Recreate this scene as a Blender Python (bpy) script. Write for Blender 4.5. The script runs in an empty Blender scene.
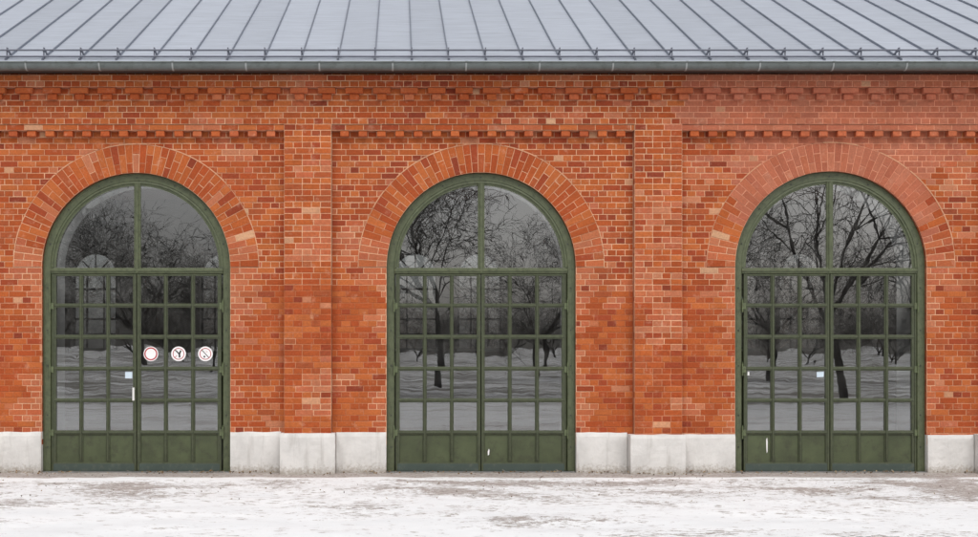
import bpy, math, random
from mathutils import Vector, Matrix, noise
R = math.radians
rnd = random.Random(7)

# ------------------------------------------------------------------ camera, sky, sun, exposure
sc = bpy.context.scene
COL = sc.collection
D = 17.0                    # camera to wall
S = 0.0141                  # metres per photograph pixel on the wall plane
HX, HY = 399.0, 354.0       # foot of the perpendicular / horizon in the photograph
EYE = 1.664
cam_d = bpy.data.cameras.new("camera")
cam = bpy.data.objects.new("camera", cam_d); COL.objects.link(cam)
cam.location = (0, -D, EYE); cam.rotation_euler = (R(90), 0, 0)
cam_d.sensor_width = 36.0; cam_d.lens = 36.0 * D / (978 * S)
cam_d.shift_x = (489 - HX) / 978; cam_d.shift_y = (HY - 268.5) / 978
cam_d.clip_end = 2000
sc.camera = cam

SUN_EL, SUN_AZ = 51, -30     # the sun stands behind the camera, a little to its left
w = bpy.data.worlds.new("World"); sc.world = w; w.use_nodes = True
wn = w.node_tree.nodes; wl = w.node_tree.links
bg = wn["Background"]; bg.inputs[1].default_value = 0.15
sky = wn.new("ShaderNodeTexSky"); sky.sky_type = 'NISHITA'; sky.sun_disc = False
sky.sun_elevation = R(SUN_EL); sky.sun_rotation = R(180 + SUN_AZ)
sky.air_density = 1.0; sky.dust_density = 5.0; sky.ozone_density = 1.0
hs = wn.new("ShaderNodeHueSaturation"); hs.inputs['Saturation'].default_value = 0.22
# soft cloud layer: structure in the overcast, same everywhere in world space
tc = wn.new("ShaderNodeTexCoord"); nz = wn.new("ShaderNodeTexNoise"); nz.inputs['Scale'].default_value = 2.2
nz.inputs['Detail'].default_value = 6; nz.inputs['Roughness'].default_value = .55
mr = wn.new("ShaderNodeMapRange"); mr.inputs[1].default_value = .3; mr.inputs[2].default_value = .7
mr.inputs[3].default_value = .72; mr.inputs[4].default_value = 1.2
mx = wn.new("ShaderNodeMix"); mx.data_type = 'RGBA'; mx.blend_type = 'MULTIPLY'; mx.inputs[0].default_value = 1
wl.new(tc.outputs['Generated'], nz.inputs['Vector']); wl.new(nz.outputs['Fac'], mr.inputs[0])
wl.new(sky.outputs[0], hs.inputs['Color']); wl.new(hs.outputs[0], mx.inputs[6]); wl.new(mr.outputs[0], mx.inputs[7])
wl.new(mx.outputs[2], bg.inputs[0])

sun_d = bpy.data.lights.new("sun", 'SUN'); sun_d.energy = 1.5; sun_d.angle = R(16); sun_d.color = (1, .975, .94)
sun = bpy.data.objects.new("sun", sun_d); COL.objects.link(sun)
sv = Vector((math.sin(R(SUN_AZ)) * math.cos(R(SUN_EL)), -math.cos(R(SUN_AZ)) * math.cos(R(SUN_EL)), math.sin(R(SUN_EL))))
sun.rotation_euler = sv.to_track_quat('Z', 'Y').to_euler()

vs = sc.view_settings
vs.view_transform = 'Standard'; vs.look = 'None'; vs.gamma = 1; vs.use_curve_mapping = False
vs.exposure = -0.15
sc.render.engine = 'CYCLES'
sc.cycles.use_denoising = True
sc.cycles.max_bounces = 8; sc.cycles.transparent_max_bounces = 16
sc.cycles.glossy_bounces = 4; sc.cycles.diffuse_bounces = 4

def PX(px, dep=D): return (px - HX) * S * dep / D
def PZ(py, dep=D): return EYE + (HY - py) * S * dep / D

# ------------------------------------------------------------------ helpers
def lin(r, g, b):
    f = lambda c: (c / 255 / 12.92) if c / 255 <= .04045 else ((c / 255 + .055) / 1.055) ** 2.4
    return (f(r), f(g), f(b))

class MB:
    """collects faces (with a material slot and a colour each), linked as ONE mesh"""
    def __init__(s): s.v = []; s.f = []; s.m = []; s.c = []
    def face(s, pts, m=0, c=(1, 1, 1)):
        n = len(s.v); s.v.extend(pts); s.f.append(tuple(range(n, n + len(pts)))); s.m.append(m); s.c.append(c)
    def mesh(s, vs_, fs, m=0, c=(1, 1, 1)):
        n = len(s.v); s.v.extend(vs_)
        for f in fs: s.f.append(tuple(n + i for i in f)); s.m.append(m); s.c.append(c)
    def box(s, x0, x1, y0, y1, z0, z1, m=0, c=(1, 1, 1), bev=0.0):
        if bev <= 0:
            P = [(x0,y0,z0),(x1,y0,z0),(x1,y1,z0),(x0,y1,z0),(x0,y0,z1),(x1,y0,z1),(x1,y1,z1),(x0,y1,z1)]
            s.mesh(P, [(0,1,5,4),(1,2,6,5),(2,3,7,6),(3,0,4,7),(4,5,6,7),(3,2,1,0)], m, c); return
        b = bev
        P = [(x0,y1,z0),(x1,y1,z0),(x1,y1,z1),(x0,y1,z1), (x0,y0+b,z0),(x1,y0+b,z0),(x1,y0+b,z1),(x0,y0+b,z1),
             (x0+b,y0,z0+b),(x1-b,y0,z0+b),(x1-b,y0,z1-b),(x0+b,y0,z1-b)]
        F = [(3,2,1,0),(8,9,10,11)]
        for i in range(4):
            j = (i + 1) % 4
            F += [(i, j, 4 + j, 4 + i), (4 + i, 4 + j, 8 + j, 8 + i)]
        s.mesh(P, F, m, c)
    def prism(s, poly, yf, yb, bev=0.0, m=0, c=(1, 1, 1)):
        """poly: convex (x,z) list, counter-clockwise seen from the camera; front at yf, back at yb"""
        n = len(poly)
        cx = sum(p[0] for p in poly) / n; cz = sum(p[1] for p in poly) / n
        P = [(x, yb, z) for x, z in poly] + [(x, yf + bev, z) for x, z in poly]
        F = [(i, (i + 1) % n, n + (i + 1) % n, n + i) for i in range(n)]
        if bev > 0:
            for x, z in poly:
                dx, dz = cx - x, cz - z
                P.append((x + math.copysign(min(bev, abs(dx) * .5), dx), yf, z + math.copysign(min(bev, abs(dz) * .5), dz)))
            F += [(n + i, n + (i + 1) % n, 2 * n + (i + 1) % n, 2 * n + i) for i in range(n)]
            F.append(tuple(range(2 * n, 3 * n)))
        else:
            F.append(tuple(range(n, 2 * n)))
        s.mesh(P, F, m, c)
    def tube(s, a, b, ra, rb, n=6, m=0, c=(1, 1, 1), cap=False):
        a = Vector(a); b = Vector(b); d = (b - a)
        if d.length < 1e-6: return
        d.normalize(); u = d.orthogonal().normalized(); w_ = d.cross(u)
        P = []
        for q, r_ in ((a, ra), (b, rb)):
            for i in range(n):
                t = 2 * math.pi * i / n; P.append(tuple(q + (u * math.cos(t) + w_ * math.sin(t)) * r_))
        F = [(i, (i + 1) % n, n + (i + 1) % n, n + i) for i in range(n)]
        if cap: F += [tuple(range(n))[::-1], tuple(range(n, 2 * n))]
        s.mesh(P, F, m, c)
    def sweep(s, path, prof, m=0, c=(1, 1, 1), closed=True):
        """path: list of (x,z,nx,nz) ; prof: list of (inward offset, y)"""
        k = len(prof); n = len(s.v)
        for (x, z, nx, nz_) in path:
            for (o, y) in prof: s.v.append((x + nx * o, y, z + nz_ * o))
        for i in range(len(path) - 1):
            for j in range(k if closed else k - 1):
                a = n + i * k + j; b = n + i * k + (j + 1) % k
                s.f.append((a, b, b + k, a + k)); s.m.append(m); s.c.append(c)
    def build(s, name, mats, parent=None, smooth=False, loc=None):
        me = bpy.data.meshes.new(name); me.from_pydata(s.v, [], s.f)
        if not isinstance(mats, (list, tuple)): mats = [mats]
        for mt in mats: me.materials.append(mt)
        me.polygons.foreach_set('material_index', s.m)
        if any(c != (1, 1, 1) for c in s.c):
            at = me.color_attributes.new('tint', 'FLOAT_COLOR', 'CORNER')
            buf = []
            for f, c in zip(s.f, s.c): buf.extend((c[0], c[1], c[2], 1.0) * len(f))
            at.data.foreach_set('color', buf)
        if smooth: me.polygons.foreach_set('use_smooth', [True] * len(me.polygons))
        me.update()
        o = bpy.data.objects.new(name, me); COL.objects.link(o)
        if parent: o.parent = parent
        if loc: o.location = loc
        return o

def tag(o, label=None, cat=None, group=None, kind=None):
    for k, v in (('label', label), ('category', cat), ('group', group), ('kind', kind)):
        if v: o[k] = v
    return o
def empty(name, loc=(0, 0, 0), parent=None):
    o = bpy.data.objects.new(name, None); COL.objects.link(o); o.location = loc
    if parent: o.parent = parent
    return o

# ------------------------------------------------------------------ materials
def mat(name):
    m = bpy.data.materials.new(name); m.use_nodes = True
    nt = m.node_tree; return m, nt.nodes, nt.links, nt.nodes['Principled BSDF']
def N(nodes, t, **kw):
    n = nodes.new('ShaderNode' + t)
    for k, v in kw.items():
        if k in n.inputs: n.inputs[k].default_value = v
        else: setattr(n, k, v)
    return n
def ramp(nodes, p):
    n = nodes.new('ShaderNodeValToRGB'); e = n.color_ramp.elements
    while len(e) < len(p): e.new(.5)
    for el, (x, c) in zip(e, p):
        el.position = x; el.color = (c, c, c, 1) if isinstance(c, (int, float)) else (*c, 1)
    return n
def mixc(nodes, links, fac, a, b, blend='MIX'):
    n = nodes.new('ShaderNodeMix'); n.data_type = 'RGBA'; n.blend_type = blend
    for s_, i in ((fac, 0), (a, 6), (b, 7)):
        if isinstance(s_, (int, float)): n.inputs[i].default_value = s_
        elif isinstance(s_, tuple): n.inputs[i].default_value = (*s_, 1)
        else: links.new(s_, n.inputs[i])
    return n.outputs[2]

def tinted(name, rough, grain, blot, bump, wash=0.0):
    """surface whose own colour comes from the per-face 'tint' attribute (each brick fired differently)"""
    m, n, l, b = mat(name)
    at = N(n, 'Attribute', attribute_name='tint'); geo = N(n, 'TexCoord')
    n1 = N(n, 'TexNoise', Scale=38.0, Detail=5.0, Roughness=.65); l.new(geo.outputs['Object'], n1.inputs['Vector'])
    n2 = N(n, 'TexNoise', Scale=2.3, Detail=6.0, Roughness=.6); l.new(geo.outputs['Object'], n2.inputs['Vector'])
    n3 = N(n, 'TexNoise', Scale=150.0, Detail=2.0); l.new(geo.outputs['Object'], n3.inputs['Vector'])
    r1 = ramp(n, [(.25, 1 - grain), (.75, 1 + grain)]); l.new(n1.outputs['Fac'], r1.inputs[0])
    r2 = ramp(n, [(.3, 1 - blot), (.7, 1 + blot)]); l.new(n2.outputs['Fac'], r2.inputs[0])
    c = mixc(n, l, 1.0, at.outputs['Color'], r1.outputs[0], 'MULTIPLY')
    c = mixc(n, l, 1.0, c, r2.outputs[0], 'MULTIPLY')
    if wash:
        n4 = N(n, 'TexNoise', Scale=7.0, Detail=8.0, Roughness=.75); l.new(geo.outputs['Object'], n4.inputs['Vector'])
        r4 = ramp(n, [(.56, 0.0), (.72, wash)]); l.new(n4.outputs['Fac'], r4.inputs[0])
        c = mixc(n, l, r4.outputs[0], c, lin(208, 165, 140))
    l.new(c, b.inputs['Base Color']); b.inputs['Roughness'].default_value = rough
    b.inputs['Specular IOR Level'].default_value = .25
    add = N(n, 'Math', operation='ADD'); l.new(n1.outputs['Fac'], add.inputs[0]); l.new(n3.outputs['Fac'], add.inputs[1])
    bp = N(n, 'Bump', Strength=.5, Distance=bump); l.new(add.outputs[0], bp.inputs['Height']); l.new(bp.outputs[0], b.inputs['Normal'])
    return m
M_BRICK = tinted('fired_brick', .88, .22, .10, .004, .45)
M_MORTAR = tinted('lime_mortar', .95, .18, .12, .003, .25)

def simple(name, col, rough, metal=0.0, var=.15, scale=6.0, bump=.0, bscale=60.0, dirt=None, dirt_thr=(.5, .7), stretch=None, spec=.5):
    m, n, l, b = mat(name)
    tcn = N(n, 'TexCoord'); src = tcn.outputs['Object']
    if stretch:
        mp = N(n, 'Mapping'); mp.inputs['Scale'].default_value = stretch; l.new(src, mp.inputs['Vector']); src = mp.outputs[0]
    a = N(n, 'TexNoise', Scale=scale, Detail=6.0, Roughness=.6); l.new(src, a.inputs['Vector'])
    r_ = ramp(n, [(.3, 1 - var), (.7, 1 + var)]); l.new(a.outputs['Fac'], r_.inputs[0])
    c = mixc(n, l, 1.0, col, r_.outputs[0], 'MULTIPLY')
    if dirt:
        d = N(n, 'TexNoise', Scale=scale * 2.3, Detail=8.0, Roughness=.7); l.new(src, d.inputs['Vector'])
        rd = ramp(n, [(dirt_thr[0], 0.0), (dirt_thr[1], .8)]); l.new(d.outputs['Fac'], rd.inputs[0])
        c = mixc(n, l, rd.outputs[0], c, dirt)
    l.new(c, b.inputs['Base Color'])
    rr = N(n, 'MapRange'); rr.inputs[3].default_value = rough - .08; rr.inputs[4].default_value = rough + .08
    l.new(a.outputs['Fac'], rr.inputs[0]); l.new(rr.outputs[0], b.inputs['Roughness'])
    b.inputs['Metallic'].default_value = metal; b.inputs['Specular IOR Level'].default_value = spec
    if bump:
        bn = N(n, 'TexNoise', Scale=bscale, Detail=5.0); l.new(tcn.outputs['Object'], bn.inputs['Vector'])
        bp = N(n, 'Bump', Strength=.6, Distance=bump); l.new(bn.outputs['Fac'], bp.inputs['Height']); l.new(bp.outputs[0], b.inputs['Normal'])
    return m
M_GREEN = simple('green_paint', lin(84, 91, 66), .45, var=.14, scale=9, dirt=lin(48, 54, 38), dirt_thr=(.48, .74), bump=.0006, bscale=40)
M_GREEN_IN = simple('green_paint_inner_bars', lin(72, 78, 57), .42, var=.14, scale=11, dirt=lin(44, 50, 36), dirt_thr=(.48, .74))
M_PANEL = simple('green_sheet_panel', lin(72, 80, 54), .5, var=.24, scale=3.6, dirt=lin(52, 52, 40), dirt_thr=(.5, .75), bump=.001, bscale=5)
M_KICK = simple('scuffed_kick_rail', lin(64, 76, 70), .5, var=.12, scale=5, dirt=lin(104, 104, 92), dirt_thr=(.55, .8), bump=.0006)
M_HINGE = simple('hinge_green', lin(90, 100, 70), .45, var=.2, scale=20, dirt=lin(60, 55, 45))
M_STEEL = simple('dark_steel', lin(60, 60, 58), .5, .3, var=.2)
M_WHITE = simple('white_enamel', lin(225, 225, 222), .35, var=.04)
M_PLASTER = simple('white_plaster_reveal', lin(244, 246, 246), .85, var=.05, scale=3)
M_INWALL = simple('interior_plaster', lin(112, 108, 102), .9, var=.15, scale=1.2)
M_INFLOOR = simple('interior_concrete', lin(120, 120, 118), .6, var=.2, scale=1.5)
M_CONC0 = simple('pale_cast_stone', lin(205, 203, 199), .85, var=.07, scale=4, dirt=lin(150, 142, 130), dirt_thr=(.58, .8), bump=.004, bscale=35)
M_GUTTER = simple('weathered_gutter_zinc', lin(108, 114, 113), .5, .35, var=.14, scale=3.5, dirt=lin(78, 84, 76), dirt_thr=(.5, .75))
M_RAIL = simple('galvanised_snow_guard', lin(108, 111, 122), .5, .3, var=.15, scale=8)
M_WOOD = simple('dark_roof_board', lin(70, 52, 44), .8, var=.2)
M_TIMBER = simple('black_window_bar', lin(48, 46, 44), .6, var=.15)
M_RED = simple('sign_red', lin(176, 40, 52), .5, var=.05)
M_BLACK = simple('sign_black', lin(38, 34, 36), .5, var=.05)
M_SIGNW = simple('sign_white', lin(238, 236, 236), .45, var=.03)
M_PAPER = simple('notice_paper', lin(205, 220, 232), .7, var=.04)
M_BARK = simple('winter_bark', lin(50, 46, 42), .9, var=.25, scale=4, bump=.01, bscale=12)
M_TWIG = simple('winter_twigs', lin(54, 49, 45), .9, var=.2, scale=3)

def plinth_mat():
    m, n, l, b = mat('stained_cast_stone')
    g = N(n, 'NewGeometry'); sep = N(n, 'SeparateXYZ'); l.new(g.outputs['Position'], sep.inputs[0])
    a = N(n, 'TexNoise', Scale=3.0, Detail=7.0, Roughness=.65); l.new(g.outputs['Position'], a.inputs['Vector'])
    f = N(n, 'TexNoise', Scale=26.0, Detail=6.0, Roughness=.7); l.new(g.outputs['Position'], f.inputs['Vector'])
    r_ = ramp(n, [(.3, lin(198, 196, 193)), (.7, lin(222, 220, 217))]); l.new(a.outputs['Fac'], r_.inputs[0])
    mp = N(n, 'Mapping'); mp.inputs['Scale'].default_value = (9, 9, .9); l.new(g.outputs['Position'], mp.inputs['Vector'])
    st = N(n, 'TexNoise', Scale=1.0, Detail=5.0, Roughness=.6); l.new(mp.outputs[0], st.inputs['Vector'])
    rs = ramp(n, [(.56, 0.0), (.74, .45)]); l.new(st.outputs['Fac'], rs.inputs[0])
    c = mixc(n, l, rs.outputs[0], r_.outputs[0], lin(140, 134, 126))
    # splashed mud, ragged upper edge
    q = N(n, 'MapRange'); q.inputs[1].default_value = .20; q.inputs[2].default_value = -.02; q.inputs[3].default_value = 0; q.inputs[4].default_value = .55; l.new(sep.outputs['Z'], q.inputs[0])
    ad = N(n, 'Math', operation='ADD'); l.new(q.outputs[0], ad.inputs[0]); l.new(f.outputs['Fac'], ad.inputs[1])
    rm = ramp(n, [(.72, 0.0), (1.05, .6)]); l.new(ad.outputs[0], rm.inputs[0])
    c = mixc(n, l, rm.outputs[0], c, lin(128, 112, 92))
    pit = ramp(n, [(.26, .6), (.34, 0.0)]); l.new(f.outputs['Fac'], pit.inputs[0])
    c = mixc(n, l, pit.outputs[0], c, lin(120, 116, 108))
    l.new(c, b.inputs['Base Color']); b.inputs['Roughness'].default_value = .88
    bp = N(n, 'Bump', Strength=.6, Distance=.008); l.new(f.outputs['Fac'], bp.inputs['Height']); l.new(bp.outputs[0], b.inputs['Normal'])
    return m
M_CONC = plinth_mat()
# roof zinc: sheet metal with faint cross streaks of its own patina
def roof_mat():
    m, n, l, b = mat('standing_seam_zinc')
    t = N(n, 'TexCoord')
    mp = N(n, 'Mapping'); mp.inputs['Scale'].default_value = (.6, 5.0, 5.0); l.new(t.outputs['Object'], mp.inputs['Vector'])
    a = N(n, 'TexNoise', Scale=3.0, Detail=6.0, Roughness=.6); l.new(mp.outputs[0], a.inputs['Vector'])
    r_ = ramp(n, [(.3, .86), (.7, 1.08)]); l.new(a.outputs['Fac'], r_.inputs[0])
    at = N(n, 'Attribute', attribute_name='tint')
    c = mixc(n, l, 1.0, at.outputs['Color'], r_.outputs[0], 'MULTIPLY')
    l.new(c, b.inputs['Base Color']); b.inputs['Metallic'].default_value = .25; b.inputs['Roughness'].default_value = .5
    bn = N(n, 'TexNoise', Scale=2.5, Detail=2.0); l.new(t.outputs['Object'], bn.inputs['Vector'])
    bp = N(n, 'Bump', Strength=.4, Distance=.02); l.new(bn.outputs['Fac'], bp.inputs['Height']); l.new(bp.outputs[0], b.inputs['Normal'])
    return m
M_ROOF = roof_mat()

def glass_mat(name, gain, wav, base=0.0):
    m, n, l, b = mat(name); n.remove(b); out = n['Material Output']
    t = N(n, 'TexCoord'); a = N(n, 'TexNoise', Scale=2.4, Detail=2.0); l.new(t.outputs['Object'], a.inputs['Vector'])
    bp = N(n, 'Bump', Strength=1.0, Distance=wav); l.new(a.outputs['Fac'], bp.inputs['Height'])
    fr = N(n, 'Fresnel', IOR=1.52)
    mu = N(n, 'Math', operation='MULTIPLY', use_clamp=True); mu.inputs[1].default_value = gain; l.new(fr.outputs[0], mu.inputs[0])
    ba = N(n, 'Math', operation='ADD', use_clamp=True); ba.inputs[1].default_value = base; l.new(mu.outputs[0], ba.inputs[0]); mu = ba
    gl = N(n, 'BsdfGlossy', Roughness=.0); l.new(bp.outputs[0], gl.inputs['Normal'])
    tr = N(n, 'BsdfTransparent'); tr.inputs[0].default_value = (.97, .98, .975, 1)
    mxs = N(n, 'MixShader'); l.new(mu.outputs[0], mxs.inputs[0]); l.new(tr.outputs[0], mxs.inputs[1]); l.new(gl.outputs[0], mxs.inputs[2])
    du = N(n, 'BsdfDiffuse'); du.inputs[0].default_value = (.5, .5, .48, 1)
    dn = N(n, 'TexNoise', Scale=5.0, Detail=7.0, Roughness=.7); l.new(t.outputs['Object'], dn.inputs['Vector'])
    dr = ramp(n, [(.35, .0), (.75, .055)]); l.new(dn.outputs['Fac'], dr.inputs[0])     # dust and dried splashes
    m2 = N(n, 'MixShader'); l.new(dr.outputs[0], m2.inputs[0]); l.new(mxs.outputs[0], m2.inputs[1]); l.new(du.outputs[0], m2.inputs[2])
    l.new(m2.outputs[0], out.inputs['Surface'])
    return m
M_GLASS = glass_mat('door_glass', .9, .0005, .31)
M_FARGLASS = glass_mat('rear_window_glass', 1.6, .001)

# snow, thin and trodden, with the gravel showing through
def ground_mat():
    m, n, l, b = mat('trodden_snow')
    g = N(n, 'NewGeometry'); sep = N(n, 'SeparateXYZ'); l.new(g.outputs['Position'], sep.inputs[0])
    pos = g.outputs['Position']
    def nz_(scale, det, rough, sx=1, sy=1):
        mp = N(n, 'Mapping'); mp.inputs['Scale'].default_value = (sx, sy, 1); l.new(pos, mp.inputs['Vector'])
        a = N(n, 'TexNoise', Scale=scale, Detail=det, Roughness=rough); l.new(mp.outputs[0], a.inputs['Vector']); return a.outputs['Fac']
    def mr(src, a0, a1, b0, b1):
        q = N(n, 'MapRange'); 
        for i, v in enumerate((a0, a1, b0, b1)): q.inputs[i + 1].default_value = v
        l.new(src, q.inputs[0]); return q.outputs[0]
    def mth(op, a, c):
        q = N(n, 'Math', operation=op)
        for i, v in enumerate((a, c)):
            if isinstance(v, (int, float)): q.inputs[i].default_value = v
            else: l.new(v, q.inputs[i])
        return q.outputs[0]
    fine = nz_(15.0, 10, .80, .6, 1.0); mid = nz_(1.1, 6, .6, .7, 1.3); big = nz_(.33, 3, .5, .6, 1.2)
    # bare ground at the foot of the wall (y near 0) where the eaves drip
    edge = mth('ADD', sep.outputs['Y'], mr(mid, .3, .7, -.22, .30))
    foot = mr(edge, -.80, -.62, 0, 1)
    foot = mth('MULTIPLY', foot, mr(fine, .30, .5, .35, 1))
    # trodden band 1.5 to 5 m off the wall, thinner near the camera
    band = mth('MULTIPLY', mr(sep.outputs['Y'], -.9, -1.7, 0, 1), mr(sep.outputs['Y'], -3.0, -5.4, 1, .28))
    s1 = mth('ADD', mth('MULTIPLY', fine, .62), mth('ADD', mth('MULTIPLY', mid, .38), mth('MULTIPLY', big, .40)))
    th = mr(band, 0, 1, .79, .715)
    tread = mr(mth('SUBTRACT', s1, th), -.006, .022, 0, .9)
    fl_ = nz_(8.5, 8, .74, .7, 1.3)
    fleck = mth('MULTIPLY', mr(mth('ADD', fl_, mth('ADD', mth('MULTIPLY', mth('SUBTRACT', mid, .5), .22), mth('MULTIPLY', band, .06))), .60, .645, 0, .72), mr(sep.outputs['Y'], -.75, -1.1, 0, 1))
    tread = mth('MAXIMUM', tread, fleck)
    # far field beyond the yard: rough grass coming through
    far = mr(sep.outputs['Y'], -21, -26, 0, 1)
    farp = nz_(.30, 10, .74, .5, 1.1)
    field = mth('MULTIPLY', far, mr(farp, .44, .56, 0, .9))
    yard = mth('MULTIPLY', mr(sep.outputs['Y'], -6.5, -10, 0, 1), mr(nz_(.55, 8, .72, .5, 1.3), .50, .62, 0, .55))
    tread = mth('MAXIMUM', tread, yard)
    dirtm = mth('MAXIMUM', mth('MAXIMUM', foot, tread), field)
    gcol = ramp(n, [(.3, lin(112, 102, 98)), (.5, lin(158, 148, 142)), (.72, lin(190, 184, 180))]); l.new(nz_(26, 5, .7), gcol.inputs[0])
    gcf = mixc(n, l, far, gcol.outputs[0], lin(84, 78, 66))
    scol = ramp(n, [(.3, (.77, .79, .81)), (.7, (.89, .905, .92))]); l.new(mid, scol.inputs[0])
    c = mixc(n, l, dirtm, scol.outputs[0], gcf)
    l.new(c, b.inputs['Base Color']); b.inputs['Roughness'].default_value = .85; b.inputs['Specular IOR Level'].default_value = .2
    hgt = mth('SUBTRACT', mth('ADD', mth('MULTIPLY', fine, .6), mid), mth('MULTIPLY', dirtm, .5))
    bp = N(n, 'Bump', Strength=.5, Distance=.02); l.new(hgt, bp.inputs['Height']); l.new(bp.outputs[0], b.inputs['Normal'])
    return m
M_SNOW = ground_mat()

# ------------------------------------------------------------------ ground
g = MB(); nx_, ny_ = 300, 200
gx0, gx1, gy0, gy1 = -14.0, 17.0, -15.0, 0.6
P = []
for j in range(ny_ + 1):
    for i in range(nx_ + 1):
        x = gx0 + (gx1 - gx0) * i / nx_; y = gy0 + (gy1 - gy0) * j / ny_
        e = min(1, (x - gx0) / 2, (gx1 - x) / 2, (y - gy0) / 2)
        k = min(1.0, max(0.0, (-y - .5) / .8))
        h = .024 * noise.noise(Vector((x * 1.6, y * 1.9, 0))) + .010 * noise.noise(Vector((x * 6, y * 7, 3)))
        z = (.018 * k + h * (.25 + .75 * k)) * max(e, 0) + .004
        P.append((x, y, z - .012 * (1 - k)))
g.mesh(P, [(j * (nx_ + 1) + i, j * (nx_ + 1) + i + 1, (j + 1) * (nx_ + 1) + i + 1, (j + 1) * (nx_ + 1) + i) for j in range(ny_) for i in range(nx_)])
tag(g.build('snowy_yard', M_SNOW, smooth=True), kind='structure')
g = MB(); K = 60; rr_ = [0, 20, 45, 90, 180, 360, 700]
P = [(0, 0, -.03)]
for r_ in rr_[1:]:
    for i in range(K):
        t = 2 * math.pi * i / K; x, y = r_ * math.cos(t), r_ * math.sin(t)
        z = -.03 + (max(0, r_ - 60) * .010 if r_ < 400 else 4.0) + (1.0 if r_ > 80 else 0) * noise.noise(Vector((x * .01, y * .01, 0)))
        P.append((x, y, z))
F = [(0, 1 + i, 1 + (i + 1) % K) for i in range(K)]
for q in range(len(rr_) - 2):
    for i in range(K):
        a = 1 + q * K + i; b = 1 + q * K + (i + 1) % K; F.append((a, a + K, b + K, b))
g.mesh(P, F)
tag(g.build('snow_field', M_SNOW, smooth=True), kind='structure')

# ------------------------------------------------------------------ building: bond, bricks
hall = empty('brick_hall')
tag(hall, 'red brick hall with three arched green doors under a grey standing seam roof', 'building')

CH = .0833; Z0 = PZ(433) - 2 * CH        # course 0 starts two courses inside the plinth
J = .0095                                # joint
OUT = -.12                               # face of pilasters and frieze; the panels lie at y = 0
DOORS = [(PX(136.0), 188.4 * S / 2), (PX(481.2), 189.2 * S / 2), (PX(831), 191.6 * S / 2)]
ZS = PZ(267)                             # spring line
RING = .402
PIL = [(PX(-68), PX(-20)), (PX(284.2), PX(331.4)), (PX(634.8), PX(682.2)), (PX(987), PX(1035))]
PIL = [(a * .993, b * .993) for a, b in PIL]
WX0, WX1 = PX(-300), PX(1270)

def fbm(x, z, s, k=0.0):
    return noise.fractal(Vector((x * s, z * s, k)), .8, 2.0, 4)   # about -1..1
def px_of(x, z): return HX + x / S, HY - (z - EYE) / S

ORANGE = [lin(198, 88, 50), lin(190, 80, 46), lin(204, 96, 58), lin(186, 74, 42)]
REDS = [lin(182, 74, 42), lin(174, 67, 44), lin(184, 80, 52)]
DARK = [lin(162, 62, 42), lin(154, 58, 42), lin(168, 70, 48)]
PINK = [lin(200, 112, 86), lin(194, 102, 78), lin(204, 122, 96), lin(198, 108, 78)]
HAZE = [lin(198, 112, 92), lin(192, 104, 84), lin(202, 120, 100), lin(196, 108, 86)]
PALE = [lin(214, 146, 120), lin(220, 158, 132)]
def mixt(a, b, t): return tuple(a[i] * (1 - t) + b[i] * t for i in range(3))

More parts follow.
